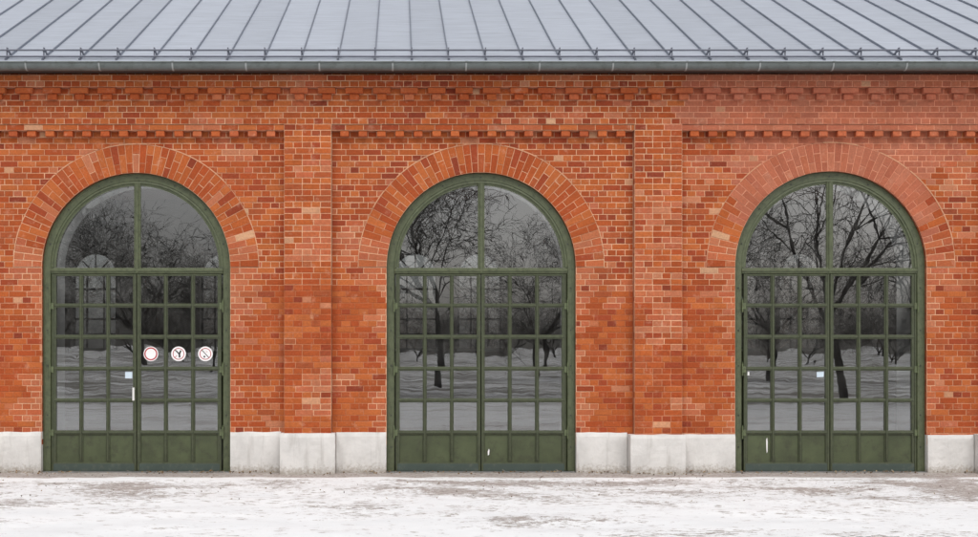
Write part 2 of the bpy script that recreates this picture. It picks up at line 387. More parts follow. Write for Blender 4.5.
def brick_colours(x, z, arch=False, aidx=0):
    """fired colour of one brick and of the pointing round it, by weathered zone of the wall"""
    px, py = px_of(x, z); r_ = rnd.random()
    n1 = fbm(x, z, 1.1, 2.0); n2 = fbm(x, z, .55, 9.0)
    pink = False; haze = 0.0
    jit = 9 * fbm(x, z, 4.0, 5.0) + rnd.uniform(-6, 6)
    # washed frieze and arch head on the right
    if py < 131 and px > 676 + jit: haze = 1.0
    elif 733 + jit < px < 930 + jit and py < 190 + (40 if arch else 0) + jit * 2: haze = .9
    elif px > 700 and py < 160 and n1 > .25: haze = .6
    # repointed strips beside the doors
    for cx_, hw in DOORS:
        d = abs(px - (HX + cx_ / S)) - hw / S
        wdt = 0
        if 243 < py < 286: wdt = 27
        elif 286 <= py < 335: wdt = 13
        elif 335 <= py < 372: wdt = 6 * (n1 > 0)
        elif py >= 372: wdt = 12 + 10 * n2
        if -2 < d < wdt + jit and not arch: pink = True
    if 284 < px < 332 and (py < 190 and n1 > -.05 or (py > 365 and px > 332 - (py - 360) * .7 and py < 415)): pink = True
    if 286 < px < 330 and 215 < py < 260 and n2 > -.1: pink = True
    if 634 < px < 684 and (240 < py < 350 and n1 > 0.0 or 195 < py < 230 and r_ < .3): pink = True
    if 90 < px < 330 and py > 250 and n1 > .42: pink = True
    if py < 131 and px < 676 and n1 > .36: pink = True
    if n1 > .55: pink = True
    warm = px < 330 or (py > 290)
    if arch and py > 238 and r_ < .5: pink = True
    if haze: c = rnd.choice(HAZE); c = mixt(c, rnd.choice(ORANGE + DARK), .18 + .22 * rnd.random())
    elif pink and r_ < .85: c = mixt(rnd.choice(PINK), rnd.choice(ORANGE), rnd.uniform(.1, .6))
    elif arch:
        c = rnd.choice(ORANGE) if r_ < .80 else (rnd.choice(REDS) if r_ < .96 else (rnd.choice(DARK) if r_ < .975 else rnd.choice(PINK)))
    else:
        a, b_, d_ = (.76, .94, .97) if warm else (.60, .88, .97)
        if px > 600: a -= .12
        c = rnd.choice(ORANGE) if r_ < a else (rnd.choice(REDS) if r_ < b_ else (rnd.choice(DARK) if r_ < d_ else rnd.choice(PINK)))
    if rnd.random() < .008: c = rnd.choice(PALE)
    if haze and px > 640: c = mixt(c, lin(188, 106, 88), .3)
    v = 1 + rnd.uniform(-.07, .07); k_ = (.75, .88, .75) if c[1] > .2 * c[0] else (.71, .98, .76)
    c = (c[0] * v * k_[0], c[1] * v * k_[1], c[2] * v * k_[2])
    # pointing
    mp_ = lin(208, 164, 132); ml = lin(170, 100, 66)
    t = .15 + .35 * n2
    if py > 285 and not pink: t = .74 + .5 * n2
    if px < 250 and py < 250: t = .30 + .7 * n1
    if arch: t = .45 + .6 * n1
    if pink: t = -.05
    if px > 690: t += .15
    mc = mixt(mp_, ml, max(0, min(1, t)))
    if haze: mc = mixt(mc, lin(208, 138, 112), .75 * haze)
    return c, mc

def clip(poly, nx, nz, d):
    """keep the side where x*nx + z*nz >= d"""
    out = []
    for i in range(len(poly)):
        a, b = poly[i], poly[(i + 1) % len(poly)]
        da = a[0] * nx + a[1] * nz - d; db = b[0] * nx + b[1] * nz - d
        if da >= 0: out.append(a)
        if da * db < 0:
            t = da / (da - db); out.append((a[0] + (b[0] - a[0]) * t, a[1] + (b[1] - a[1]) * t))
    return out
def area(p): return abs(sum(p[i][0] * p[(i + 1) % len(p)][1] - p[(i + 1) % len(p)][0] * p[i][1] for i in range(len(p)))) / 2

def cut_openings(poly, yface):
    """clip a cell against the arch rings (above the spring) and the jambs (below it)"""
    cx = sum(p[0] for p in poly) / len(poly); cz = sum(p[1] for p in poly) / len(poly)
    for dx, hw in DOORS:
        if abs(cx - dx) > hw + RING + .3: continue
        if cz > ZS:
            vx, vz = cx - dx, cz - ZS; L = math.hypot(vx, vz) or 1e-6
            if L < hw + RING - .2: return None
            nx, nz_ = vx / L, vz / L
            poly = clip(poly, nx, nz_, dx * nx + ZS * nz_ + hw + RING)
        else:
            s_ = 1 if cx > dx else -1
            poly = clip(poly, s_, 0, s_ * dx + hw)
        if len(poly) < 3 or area(poly) < 4e-4: return None
    return poly

def inset(poly, d):
    n = len(poly); out = poly[:]
    for i in range(n):
        a, b = poly[i], poly[(i + 1) % n]
        ex, ez = b[0] - a[0], b[1] - a[1]; L = math.hypot(ex, ez)
        if L < 1e-6: continue
        nx, nz_ = -ez / L, ex / L
        out = clip(out, nx, nz_, a[0] * nx + a[1] * nz_ + d)
        if len(out) < 3: return None
    return out

def lay_cell(mb, poly, yface, arch=False, deep=.02, mort=True, col=None, jit=True):
    cx = sum(p[0] for p in poly) / len(poly); cz = sum(p[1] for p in poly) / len(poly)
    c, mc = brick_colours(cx, cz, arch)
    if col: c = col
    rec = .004
    if mort: mb.face([(x, yface + rec, z) for x, z in poly], 1, mc)
    q = inset(poly, J / 2 + (rnd.uniform(-.001, .0015) if jit else 0))
    if not q or area(q) < 2e-4: return
    yj = yface + (rnd.uniform(-.0015, .002) if jit else 0)
    q = [(x + rnd.uniform(-.0013, .0013), z + rnd.uniform(-.0013, .0013)) for x, z in q]
    mb.prism(q, yj, yface + deep, .003, 0, c)

def row_cells(xa, xb, k, phase=0.0):
    """joint positions of course k in cross bond: even courses headers, odd courses stretchers"""
    if k % 2 == 0: step, off = .125, .0625
    else: step, off = .25, (.0 if (k // 2) % 2 == 0 else .125)
    off += phase
    j = math.ceil((xa - off) / step - 1e-9); xs = [xa]
    while True:
        x = off + j * step; j += 1
        if x >= xb - .045: break
        if x > xa + .045: xs.append(x)
    xs.append(xb); return list(zip(xs[:-1], xs[1:]))

def lay_wall(mb, xa, xb, k0, k1, yface, phase=0.0, openings=True):
    for k in range(k0, k1):
        z0, z1 = Z0 + k * CH, Z0 + (k + 1) * CH
        wob = .0015 * math.sin(k * 2.3)
        for a, b in row_cells(xa, xb, k, phase):
            poly = [(a, z0), (b, z0), (b, z1), (a, z1)]
            deep = .02
            if openings:
                p2 = cut_openings(poly, yface)
                if p2 is None: continue
                if p2 != poly or any(abs(abs((a + b) / 2 - dx) - hw) < .2 and z1 < ZS + .1 for dx, hw in DOORS): deep = .20
                poly = p2
            lay_cell(mb, poly, yface, deep=deep)

KF = 54                      # first course of the frieze (52 above the plinth + 2 hidden)
# recessed panels (courses up to the dentil course)
wall = MB()
edges = [WX0, PIL[0][0], PIL[0][1], PIL[1][0], PIL[1][1], PIL[2][0], PIL[2][1], PIL[3][0], PIL[3][1], WX1]
panels = [(edges[i], edges[i + 1]) for i in range(0, 10, 2)]
for a, b in panels:
    lay_wall(wall, a, b, 0, KF, 0.0)
wall.build('brick_wall', [M_BRICK, M_MORTAR], hall)

# stepped ledge and dentils closing each panel at the top, one part per bay
for a, b in panels:
    led = MB()
    k = KF - 1; z0, z1 = Z0 + k * CH, Z0 + (k + 1) * CH
    for xa, xb in row_cells(a, b, k):
        lay_cell(led, [(xa, z0), (xb, z0), (xb, z1), (xa, z1)], -.106, deep=.10)
    led.box(a, b, -.099, .0, z0 + .002, z1 - .002, 1, lin(190, 120, 90))
    k = KF - 2; z0, z1 = Z0 + k * CH, Z0 + (k + 1) * CH
    x = math.ceil(a / .2585) * .2585 - .05
    while x < b - .1:
        if x > a + .02:
            cc = mixt(brick_colours(x, z0)[0], (.49, .115, .035), .5)  # mixed towards brighter orange: light caught by the dentils, painted into their colour
            p_ = [(x, z0 + .003), (x + .122, z0 + .003), (x + .122, z1 - .002), (x, z1 - .002)]
            led.prism(p_, -.092 + rnd.uniform(-.004, .004), .0, .004, 0, cc)
        x += .2585
    led.build('dentil_ledge', [M_BRICK, M_MORTAR], hall)

# pilasters
for i, (a, b) in enumerate(PIL):
    p = MB()
    for k in range(0, KF):
        z0, z1 = Z0 + k * CH, Z0 + (k + 1) * CH
        if k % 2: cuts = [a, a + .25, a + .50, b] if (k // 2) % 2 else [a, b - .50, b - .25, b]
        else:
            m_ = .127; cuts = [a, a + m_, a + 2 * m_, a + 3 * m_, a + 4 * m_, b]
        for xa, xb in zip(cuts[:-1], cuts[1:]):
            lay_cell(p, [(xa, z0), (xb, z0), (xb, z1), (xa, z1)], OUT, deep=.12)
    p.box(a + .004, b - .004, OUT + .006, -.0, Z0, Z0 + KF * CH, 1, lin(190, 130, 100))
    p.build('pilaster', [M_BRICK, M_MORTAR], hall)

# frieze with the corbel table
fr = MB()
lay_wall(fr, WX0, WX1, KF, KF + 6, OUT, openings=False)
k = KF + 4; z0, z1 = Z0 + k * CH, Z0 + (k + 1) * CH; zz0, zz1 = z1, z1 + CH
x = math.ceil(WX0 / .3835) * .3835 + .02
while x < WX1 - .4:
    q_ = (.49, .115, .035) if x < PX(680) else (.50, .155, .09)  # brighter brick tone, puts the light on the projecting blocks into their colour
    c1 = mixt(brick_colours(x + .12, z0)[0], q_, .5); c2 = mixt(brick_colours(x + .12, z0 + .08)[0], q_, .5)
    fr.prism([(x + .058, z0 + .004), (x + .188, z0 + .004), (x + .188, z1 - .002), (x + .058, z1 - .002)], OUT - .050 + rnd.uniform(-.004, .004), OUT, .005, 0, c1)
    fr.prism([(x, zz0 + .003), (x + .244, zz0 + .003), (x + .244, zz1 - .004), (x, zz1 - .004)], OUT - .092 + rnd.uniform(-.004, .004), OUT, .005, 0, c2)
    x += .3835
lay_wall(fr, WX0, WX1, KF + 6, KF + 8, OUT - .098, openings=False)
fr.box(WX0, WX1, OUT - .091, OUT, Z0 + (KF + 6) * CH + .002, Z0 + (KF + 8) * CH, 1, lin(186, 118, 90))
lay_wall(fr, WX0, WX1, KF + 8, KF + 10, OUT - .03, openings=False)
fr.build('corbelled_frieze', [M_BRICK, M_MORTAR], hall)
ZTOP = Z0 + (KF + 10) * CH

# arches
for dx, hw in DOORS:
    a_ = MB(); n_ = 51
    for i in range(n_):
        t0, t1 = math.pi * i / n_, math.pi * (i + 1) / n_
        rs = [0, .262, RING] if i % 2 else [0, .136, RING]
        for r0, r1 in zip(rs[:-1], rs[1:]):
            r0 += hw; r1 += hw
            poly = [(dx + r1 * math.cos(t0), ZS + r1 * math.sin(t0)), (dx + r1 * math.cos(t1), ZS + r1 * math.sin(t1)),
                    (dx + r0 * math.cos(t1), ZS + r0 * math.sin(t1)), (dx + r0 * math.cos(t0), ZS + r0 * math.sin(t0))]
            lay_cell(a_, poly, -.002, arch=True, deep=.20 if r0 < hw + .01 else .03)
    # pale pointing along the extrados
    for i in range(90):
        t0, t1 = math.pi * (.05 + .9 * i / 90), math.pi * (.05 + .9 * (i + 1) / 90)
        if fbm(dx + math.cos(t0) * 2, math.sin(t0), 1.3, 4) < -.05: continue
        q = hw + RING
        poly = [(dx + (q + .010) * math.cos(t0), ZS + (q + .010) * math.sin(t0)), (dx + (q + .010) * math.cos(t1), ZS + (q + .010) * math.sin(t1)),
                (dx + (q - .004) * math.cos(t1), ZS + (q - .004) * math.sin(t1)), (dx + (q - .004) * math.cos(t0), ZS + (q - .004) * math.sin(t0))]
        a_.prism(poly, -.004, .01, 0, 1, lin(200, 150, 118))
    a_.build('brick_arch', [M_BRICK, M_MORTAR], hall)

# solid core behind the facing, with arched holes; outer reveal mortar colour, interior face plaster
def wall_core(name, holes, x0, x1, y0, y1, z0, z1, mats, seg=40, parent=hall):
    m_ = MB(); xs = x0
    for cx, hw, zb, zs in holes:
        for y, flip in ((y0, 0), (y1, 1)):
            def q(pts):
                m_.face(pts if not flip else pts[::-1], 0 if not flip else 1, lin(150, 90, 66))
            q([(xs, y, z0), (cx - hw, y, z0), (cx - hw, y, z1), (xs, y, z1)])
            if zb > z0: q([(cx - hw, y, z0), (cx + hw, y, z0), (cx + hw, y, zb), (cx - hw, y, zb)])
            for i in range(seg):
                ta, tb = math.pi * (1 - i / seg), math.pi * (1 - (i + 1) / seg)
                xa, xb = cx + hw * math.cos(ta), cx + hw * math.cos(tb)
                q([(xa, y, zs + hw * math.sin(ta)), (xb, y, zs + hw * math.sin(tb)), (xb, y, z1), (xa, y, z1)])
        pts = [(cx - hw, zb), (cx - hw, zs)] + [(cx + hw * math.cos(math.pi * (1 - i / seg)), zs + hw * math.sin(math.pi * (1 - i / seg))) for i in range(1, seg)] + [(cx + hw, zs), (cx + hw, zb)]
        for a, b in zip(pts[:-1], pts[1:]):
            m_.face([(a[0], y0, a[1]), (b[0], y0, b[1]), (b[0], y1, b[1]), (a[0], y1, a[1])], 0, lin(150, 90, 66))
        if zb > z0: m_.face([(cx - hw, y0, zb), (cx + hw, y0, zb), (cx + hw, y1, zb), (cx - hw, y1, zb)], 1)
        xs = cx + hw
    for y in (y0, y1): m_.face([(xs, y, z0), (x1, y, z0), (x1, y, z1), (xs, y, z1)], 0 if y == y0 else 1, lin(150, 90, 66))
    for x in (x0, x1): m_.face([(x, y0, z0), (x, y1, z0), (x, y1, z1), (x, y0, z1)], 0, lin(150, 90, 66))
    m_.face([(x0, y0, z1), (x1, y0, z1), (x1, y1, z1), (x0, y1, z1)], 0, lin(150, 90, 66))
    return m_.build(name, mats, parent)
YB = .74
wall_core('wall_core', [(dx, hw + .006, -.05, ZS) for dx, hw in DOORS], WX0 + .01, WX1 - .01, .012, YB, -.05, ZTOP - .02, [M_MORTAR, M_INWALL])
# white inner reveals
for dx, hw in DOORS:
    m_ = MB(); h = hw - .118
    path = [(dx - h, .0, 1, 0), (dx - h, ZS, 1, 0)] + [(dx + h * math.cos(t), ZS + h * math.sin(t), -math.cos(t), -math.sin(t)) for t in [math.pi * (1 - i / 48) for i in range(1, 48)]] + [(dx + h, ZS, -1, 0), (dx + h, 0, -1, 0)]
    m_.sweep(path, [(0, .21), (.0, YB + .01), (-.06, YB + .01), (-.06, .21)])
    m_.build('inner_reveal', M_PLASTER, hall)

# ------------------------------------------------------------------ plinth blocks
def plinth(xa, xb, yf, z1, seed):
    r_ = random.Random(seed); m_ = MB(); nx, nz_ = max(6, int((xb - xa) / .05)), 12
    z0 = -.08; xa += .004; xb -= .004
    def P(u, v):
        x = xa + (xb - xa) * u; z = z0 + (z1 - z0) * v
        e = .006 * noise.noise(Vector((x * 9, z * 9, seed))) + .004 * noise.noise(Vector((x * 30, z * 30, seed)))
        rx = .005 if u in (0, 1) else 0; rz = .012 if v == 1 else 0
        ez = .010 * noise.noise(Vector((x * 5, 4, seed))) if v == 1 else 0
        return (x, yf + abs(e) + rx + rz, z + ez)
    V = [P(i / nx, j / nz_) for j in range(nz_ + 1) for i in range(nx + 1)]
    m_.mesh(V, [(j * (nx + 1) + i, j * (nx + 1) + i + 1, (j + 1) * (nx + 1) + i + 1, (j + 1) * (nx + 1) + i) for j in range(nz_) for i in range(nx)])
    top = [V[nz_ * (nx + 1) + i] for i in range(nx + 1)]
    for i in range(nx): m_.face([top[i], top[i + 1], (top[i + 1][0], .02, top[i + 1][2]), (top[i][0], .02, top[i][2])])
    for i in (0, nx):
        for j in range(nz_):
            a = V[j * (nx + 1) + i]; b = V[(j + 1) * (nx + 1) + i]
            m_.face([a, b, (b[0], .21, b[2]), (a[0], .21, a[2])])
    o = m_.build('plinth_block', M_CONC, hall)
    return o
pp = [(PX(-74) * .98, PX(-16) * .98, 433), (PX(279.6) * .985, PX(335.2) * .985, 433.6), (PX(630.6) * .985, PX(686.2) * .985, 435), (PX(982) * .985, PX(1040) * .985, 435)]
spans = [(WX0, pp[0][0]), (pp[0][1], DOORS[0][0] - DOORS[0][1]), (DOORS[0][0] + DOORS[0][1], pp[1][0]), (pp[1][1], DOORS[1][0] - DOORS[1][1]),
         (DOORS[1][0] + DOORS[1][1], pp[2][0]), (pp[2][1], DOORS[2][0] - DOORS[2][1]), (DOORS[2][0] + DOORS[2][1], pp[3][0]), (pp[3][1], WX1)]
tops = [432, 432, 432, 432.3, 432.6, 434.4, 435, 435]
for i, ((a, b), t) in enumerate(zip(spans, tops)): plinth(a, b, -.035, PZ(t, 16.96), i + 1)
for i, (a, b, t) in enumerate(pp): plinth(a, b, -.25, PZ(t, 16.75), i + 20)

# ------------------------------------------------------------------ doors
def arch_path(dx, hw, z0, seg=64, full=True):
    p = [(dx - hw, z0, 1, 0), (dx - hw, ZS, 1, 0)] if full else []
    p += [(dx + hw * math.cos(t), ZS + hw * math.sin(t), -math.cos(t), -math.sin(t)) for t in [math.pi * (1 - i / seg) for i in range(0 if not full else 1, seg + (0 if full else 1))]]
    if full: p += [(dx + hw, ZS, -1, 0), (dx + hw, z0, -1, 0)]
    return p

def make_door(idx, dx, hw):
    yf = .115                                      # face of the outer frame
    k = hw / (189.2 * S / 2)
    off = -.004 if idx == 0 else (.006 if idx == 2 else 0)
    X = lambda px: dx + off + (px - 481.2) * S * k       # photograph columns of the middle door
    Z = lambda py: PZ(py)
    h = hw - .003
    fr_ = MB()
    fr_.sweep(arch_path(dx, h, .01), [(0, yf), (.038, yf - .002), (.046, yf + .004), (.100, yf + .004), (.112, yf + .022), (.112, .22), (0, .22)])
    # bolts on the frame
    for t in (15, 40, 65, 90, 115, 140, 165):
        c_, s_ = math.cos(R(t)), math.sin(R(t)); q = h - .060
        fr_.tube((dx + q * c_, yf - .006, ZS + q * s_), (dx + q * c_, yf + .01, ZS + q * s_), .009, .011, 8, 1, cap=True)
    for zz in (.35, .8, 1.5, 2.0, 2.6):
        for s_ in (-1, 1):
            fr_.tube((dx + s_ * (h - .060), yf - .006, zz), (dx + s_ * (h - .060), yf + .01, zz), .009, .011, 8, 1, cap=True)
    door = fr_.build('arched_door', [M_GREEN, M_STEEL], hall)
    # fanlight: inner ring, mullion, transom
    fl = MB(); yl = yf + .012
    hi = h - .104
    fl.sweep(arch_path(dx, hi, ZS, full=False), [(0, yl + .004), (.018, yl), (.030, yl), (.034, yl + .016), (.066, yl + .022), (.070, .20), (0, .20)])
    fl.box(X(478.3), X(484.9), yl - .004, .19, Z(273), ZS + hi - .02, bev=.012)
    fl.box(X(480.2), X(483.0), yl - .020, yl, Z(273), ZS + hi - .03, bev=.006)
    fl.box(dx - hi, dx + hi, yl - .012, .19, Z(273.4), Z(267.6), bev=.010)
    fl.box(dx - hi, dx + hi, yl - .024, yl - .008, Z(271.2), Z(269.2), bev=.006)
    fl.build('fanlight_frame', M_GREEN, door)
    seg = 48; gl = MB(); yg = .150
    pts = [(dx + (hi - .04) * math.cos(math.pi * i / seg), yg, ZS - .02 + (hi - .04) * math.sin(math.pi * i / seg)) for i in range(seg + 1)]
    gl.face(pts[::-1]); gl.build('fanlight_glass', M_GLASS, door)
    # two leaves
    cols = {-1: [(399.8, 422.9), (426.9, 450.1), (453.9, 477.2)], 1: [(485.2, 508.3), (512.3, 535.7), (539.7, 562.6)]}
    rows = [(275.7, 303.3), (307.3, 334.7), (338.9, 366.7), (370.7, 398.5), (402.5, 430.7)]
    for s_ in (-1, 1):
        lf = MB(); xa, xb = (X(395.8), X(480.8)) if s_ < 0 else (X(481.6), X(566.6))
        ztop, zbot = Z(273.7), .008
        cs = cols[s_]; y0 = yf + .006
        # stiles and muntins
        xe = [xa] + [X(v) for c in cs for v in c] + [xb]
        for q in range(0, len(xe), 2):
            end = q in (0, len(xe) - 2)
            lf.box(xe[q], xe[q + 1], y0 if end else y0 + .006, .185, zbot, ztop, bev=.008)
            if not end:
                m_ = (xe[q] + xe[q + 1]) / 2; lf.box(m_ - .012, m_ + .012, y0 - .012, y0 + .007, zbot + .14, ztop - .02, bev=.005)
        # raised edge next the frame (catches the light)
        xo = xa if s_ < 0 else xb
        lf.box(min(xo, xo - s_ * .022), max(xo, xo - s_ * .022), y0 - .014, y0 + .004, zbot, ztop, bev=.005)
        xo = xb if s_ < 0 else xa
        lf.box(min(xo, xo + s_ * .030), max(xo, xo + s_ * .030), y0 - .010, y0 + .004, zbot, ztop, bev=.005)
        ze = [ztop] + [Z(v) for r_ in rows for v in r_] + [Z(434.8)]
        for q in range(0, len(ze), 2):
            lf.box(xa + .01, xb - .01, y0 + .003, .182, ze[q + 1], ze[q], bev=.006)
            if 0 < q < len(ze):
                m_ = (ze[q] + ze[q + 1]) / 2; lf.box(xa + .02, xb - .02, y0 - .006, y0 + .006, m_ - .010, m_ + .010, bev=.004)
        lf.box(xa + .012, xb - .012, y0 + .002, .18, Z(464.4), Z(462.8), bev=.004)
        leaf = lf.build('door_leaf', M_GREEN_IN, door)
        gm = MB()
        for c in cs:
            for r_ in rows:
                x0, x1, z0, z1 = X(c[0]) - .01, X(c[1]) + .01, Z(r_[1]) - .01, Z(r_[0]) + .01
                ty, tz = rnd.uniform(-.0005, .0005), rnd.uniform(-.0008, .0008)   # panes never sit quite in one plane
                gm.face([(x0, yg - ty, z0), (x1, yg + ty, z0), (x1, yg + ty + tz, z1), (x0, yg - ty + tz, z1)])
        gm.build('door_glass', M_GLASS, door)
        for c in cs:
            pm = MB(); x0, x1 = X(c[0]) - .006, X(c[1]) + .006
            nn = 8; V = []
            for j in range(nn + 1):
                for i in range(nn + 1):
                    u, v = i / nn, j / nn
                    V.append((x0 + (x1 - x0) * u, .145 - .006 * math.sin(math.pi * u) * math.sin(math.pi * v) * noise.noise(Vector((dx + c[0], idx, 1.5))), Z(464.5) + (Z(433.5) - Z(464.5)) * v))
            pm.mesh(V, [(j * (nn + 1) + i, j * (nn + 1) + i + 1, (j + 1) * (nn + 1) + i + 1, (j + 1) * (nn + 1) + i) for j in range(nn) for i in range(nn)])
            pm.build('lower_panel', M_PANEL, door, smooth=True)
        kk = MB(); kk.box(xa + .012, xb - .012, y0 - .004, .17, zbot, Z(464.2), bev=.004)
        kk.build('kick_plate', M_KICK, door)
        for py in (306, 369.6, 433):
            hm = MB(); xo = (xa if s_ < 0 else xb)
            hm.box(xo - .028, xo + .028, y0 - .022, y0 + .004, Z(py + 3.2), Z(py - 3.2), bev=.004)
            hm.tube((xo + s_ * .022, y0 - .026, Z(py + 6)), (xo + s_ * .022, y0 - .026, Z(py - 6)), .012, .012, 8, cap=True)
            hm.tube((xo + s_ * .022, y0 - .026, Z(py - 6)), (xo + s_ * .022, y0 - .026, Z(py - 7.5)), .007, .007, 6, cap=True)
            hm.build('hinge', M_HINGE, door)
    sl = MB(); sl.box(dx - h, dx + h, .05, .74, -.05, .004, bev=.002); sl.build('threshold', M_INFLOOR, door)
    door.location.y = -.055
    return door, X, Z

doors = [make_door(i, dx, hw) for i, (dx, hw) in enumerate(DOORS)]
YG = .1475
def flat_part(name, m_, parent, pts, y=YG, th=.003):
    q = MB(); q.prism(pts, y - th, y, 0); return q.build(name, m_, parent)
# door 1: handle, notice ; door 3: notice, scrape ; door 2: scrape
d0, X1, Z1 = doors[0]
XX = lambda px: PX(px, 17.07)
hd = MB(); hx = XX(134.5)
hd.tube((hx, .055, Z1(400.5)), (hx, .055, Z1(387.5)), .016, .016, 10, cap=True)
for py in (399, 389): hd.tube((hx, .055, Z1(py)), (hx, .112, Z1(py)), .009, .009, 8)
hd.build('door_handle', M_WHITE, d0, smooth=False)
flat_part('paper_notice', M_PAPER, d0, [(XX(124.8), Z1(378.4)), (XX(132.0), Z1(378.4)), (XX(132.0), Z1(371.8)), (XX(124.8), Z1(371.8))])
d2, X3, Z3 = doors[2]
flat_part('paper_notice', M_PAPER, d2, [(XX(817.3), Z1(377.4)), (XX(824.2), Z1(377.0)), (XX(824.4), Z1(371.6)), (XX(817.2), Z1(372.0))])
flat_part('sticker', M_SIGNW, d2, [(XX(747.6), Z1(375.5)), (XX(749.8), Z1(375.5)), (XX(749.8), Z1(371.8)), (XX(747.6), Z1(371.8))])
flat_part('paint_scrape', M_SIGNW, d2, [(XX(767.0), Z1(453.5)), (XX(767.8), Z1(452)), (XX(767.9), Z1(442)), (XX(767.4), Z1(438)), (XX(766.4), Z1(440)), (XX(766.7), Z1(450))], .1395, .002)
d1 = doors[1][0]
flat_part('paint_scrape', M_SIGNW, d1, [(XX(488.0), Z1(456)), (XX(489.2), Z1(455)), (XX(489.6), Z1(451)), (XX(489.0), Z1(449)), (XX(487.8), Z1(452))], .1395, .002)

# round prohibition signs stuck to the panes of the left door
def disc(m_, cx, cz, r0, r1, y, mt, n=48):
    for i in range(n):
        a, b = 2 * math.pi * i / n, 2 * math.pi * (i + 1) / n
        if r0 <= 0: m_.face([(cx, y, cz), (cx + r1 * math.cos(a), y, cz + r1 * math.sin(a)), (cx + r1 * math.cos(b), y, cz + r1 * math.sin(b))], mt)
        else: m_.face([(cx + r0 * math.cos(a), y, cz + r0 * math.sin(a)), (cx + r1 * math.cos(a), y, cz + r1 * math.sin(a)), (cx + r1 * math.cos(b), y, cz + r1 * math.sin(b)), (cx + r0 * math.cos(b), y, cz + r0 * math.sin(b))], mt)
def rim(m_, r1, y0, y1, n=48):
    for i in range(n):
        a, b = 2 * math.pi * i / n, 2 * math.pi * (i + 1) / n
        m_.face([(r1 * math.cos(a), y0, r1 * math.sin(a)), (r1 * math.cos(b), y0, r1 * math.sin(b)), (r1 * math.cos(b), y1, r1 * math.sin(b)), (r1 * math.cos(a), y1, r1 * math.sin(a))], 0)
def bar(m_, x0, z0, x1, z1, w_, y, mt):
    dx, dz = x1 - x0, z1 - z0; L = math.hypot(dx, dz); ox, oz = -dz / L * w_ / 2, dx / L * w_ / 2
    m_.face([(x0 + ox, y, z0 + oz), (x0 - ox, y, z0 - oz), (x1 - ox, y, z1 - oz), (x1 + ox, y, z1 + oz)], mt)
SR = .104
labels = ['blank white disc with a bold red ring, leftmost sign on the left door',
          'round white sign with a dark forked figure and thin red ring, middle of three',
          'round white sign with a diagonal bar and small black spot, rightmost of three']
for i, (px, lab) in enumerate(zip((150.6, 178.3, 205.2), labels)):
    m_ = MB()
    disc(m_, 0, 0, 0, SR, 0, 0); rim(m_, SR, 0, .004)
    if i == 0: disc(m_, 0, 0, .074, .092, -.0012, 1)
    else: disc(m_, 0, 0, .072, .082, -.0012, 1)
    if i == 1:
        bar(m_, -.036, .046, .012, -.004, .018, -.0012, 2); bar(m_, .034, .048, .012, -.004, .022, -.0022, 2)
        bar(m_, .012, .004, .016, -.052, .024, -.0032, 2); bar(m_, -.050, .052, -.034, .044, .012, -.0022, 2)
        bar(m_, -.052, -.052, -.02, -.02, .006, -.0042, 1)
    if i == 2:
        bar(m_, -.052, .056, .052, -.056, .011, -.0012, 2); bar(m_, -.026, -.040, -.002, -.040, .024, -.0022, 2)
        bar(m_, .010, .03, .03, .03, .006, -.0022, 1)
    o = m_.build('prohibition_sign', [M_SIGNW, M_RED, M_BLACK], loc=(XX(px), YG - .061, PZ(353.8, 17.1)))
    tag(o, lab, 'sign', 'round signs on the left door')

# ------------------------------------------------------------------ roof, gutter, snow guard
EY, EZ = -.40, 5.702                     # eave edge
SL = .497; RUN = 7.6
seams = []
def seam_x(n):
    px = 411.8 + n * 36.85 + (.054 * max(0, n) ** 2)
    return (px - HX) * S * 16.66 / 17
n0, n1 = -19, 22
rf = MB()
ry = [EY + RUN * i / 10 for i in range(11)]
slope_dir = Vector((0, 1, SL)).normalized(); nrm = Vector((0, -SL, 1)).normalized()
for n in range(n0, n1):
    xa, xb = seam_x(n), seam_x(n + 1)
    v = rnd.uniform(.91, 1.05); col = tuple(c * v for c in lin(181, 187, 198))
    for a, b in zip(ry[:-1], ry[1:]):
        rf.face([(xa, a, EZ + (a - EY) * SL), (xb, a, EZ + (a - EY) * SL), (xb, b, EZ + (b - EY) * SL), (xa, b, EZ + (b - EY) * SL)], 0, col)
for n in range(n0, n1 + 1):
    x = seam_x(n); h_ = .030; t_ = .006
    a = Vector((x, EY + .015, EZ + .015 * SL)); b = Vector((x, EY + RUN, EZ + RUN * SL))
    q = nrm * h_; s_ = Vector((t_, 0, 0))
    V = [a - s_, a + s_, a + s_ + q, a - s_ + q, b - s_, b + s_, b + s_ + q, b - s_ + q]
    rf.mesh([tuple(p_) for p_ in V], [(0, 1, 2, 3), (1, 5, 6, 2), (2, 6, 7, 3), (3, 7, 4, 0)], 0, lin(128, 134, 146))
xL, xR = seam_x(n0), seam_x(n1)
# rear slope, fascia and soffit
RY = EY + RUN; RZ = EZ + RUN * SL
rf.face([(xL, RY, RZ), (xR, RY, RZ), (xR, RY + RUN, EZ), (xL, RY + RUN, EZ)], 0, lin(186, 193, 205))
rf.face([(xL, EY, EZ), (xR, EY, EZ), (xR, EY, EZ - .05), (xL, EY, EZ - .05)], 0, lin(186, 193, 205))
rf.box(xL, xR, EY + .02, .1, EZ - .12, EZ - .03, 1)
rf.face([(xL, .1, EZ - .04), (xR, .1, EZ - .04), (xR, RY, RZ - .2), (xL, RY, RZ - .2)], 1)
rf.face([(xR, RY + RUN, EZ - .1), (xL, RY + RUN, EZ - .1), (xL, RY, RZ - .2), (xR, RY, RZ - .2)], 1)
for x in (xL, xR): rf.face([(x, EY, EZ - .05), (x, RY + RUN, EZ - .05), (x, RY, RZ - .01)], 1)
rf.build('roof', [M_ROOF, M_WOOD], hall)

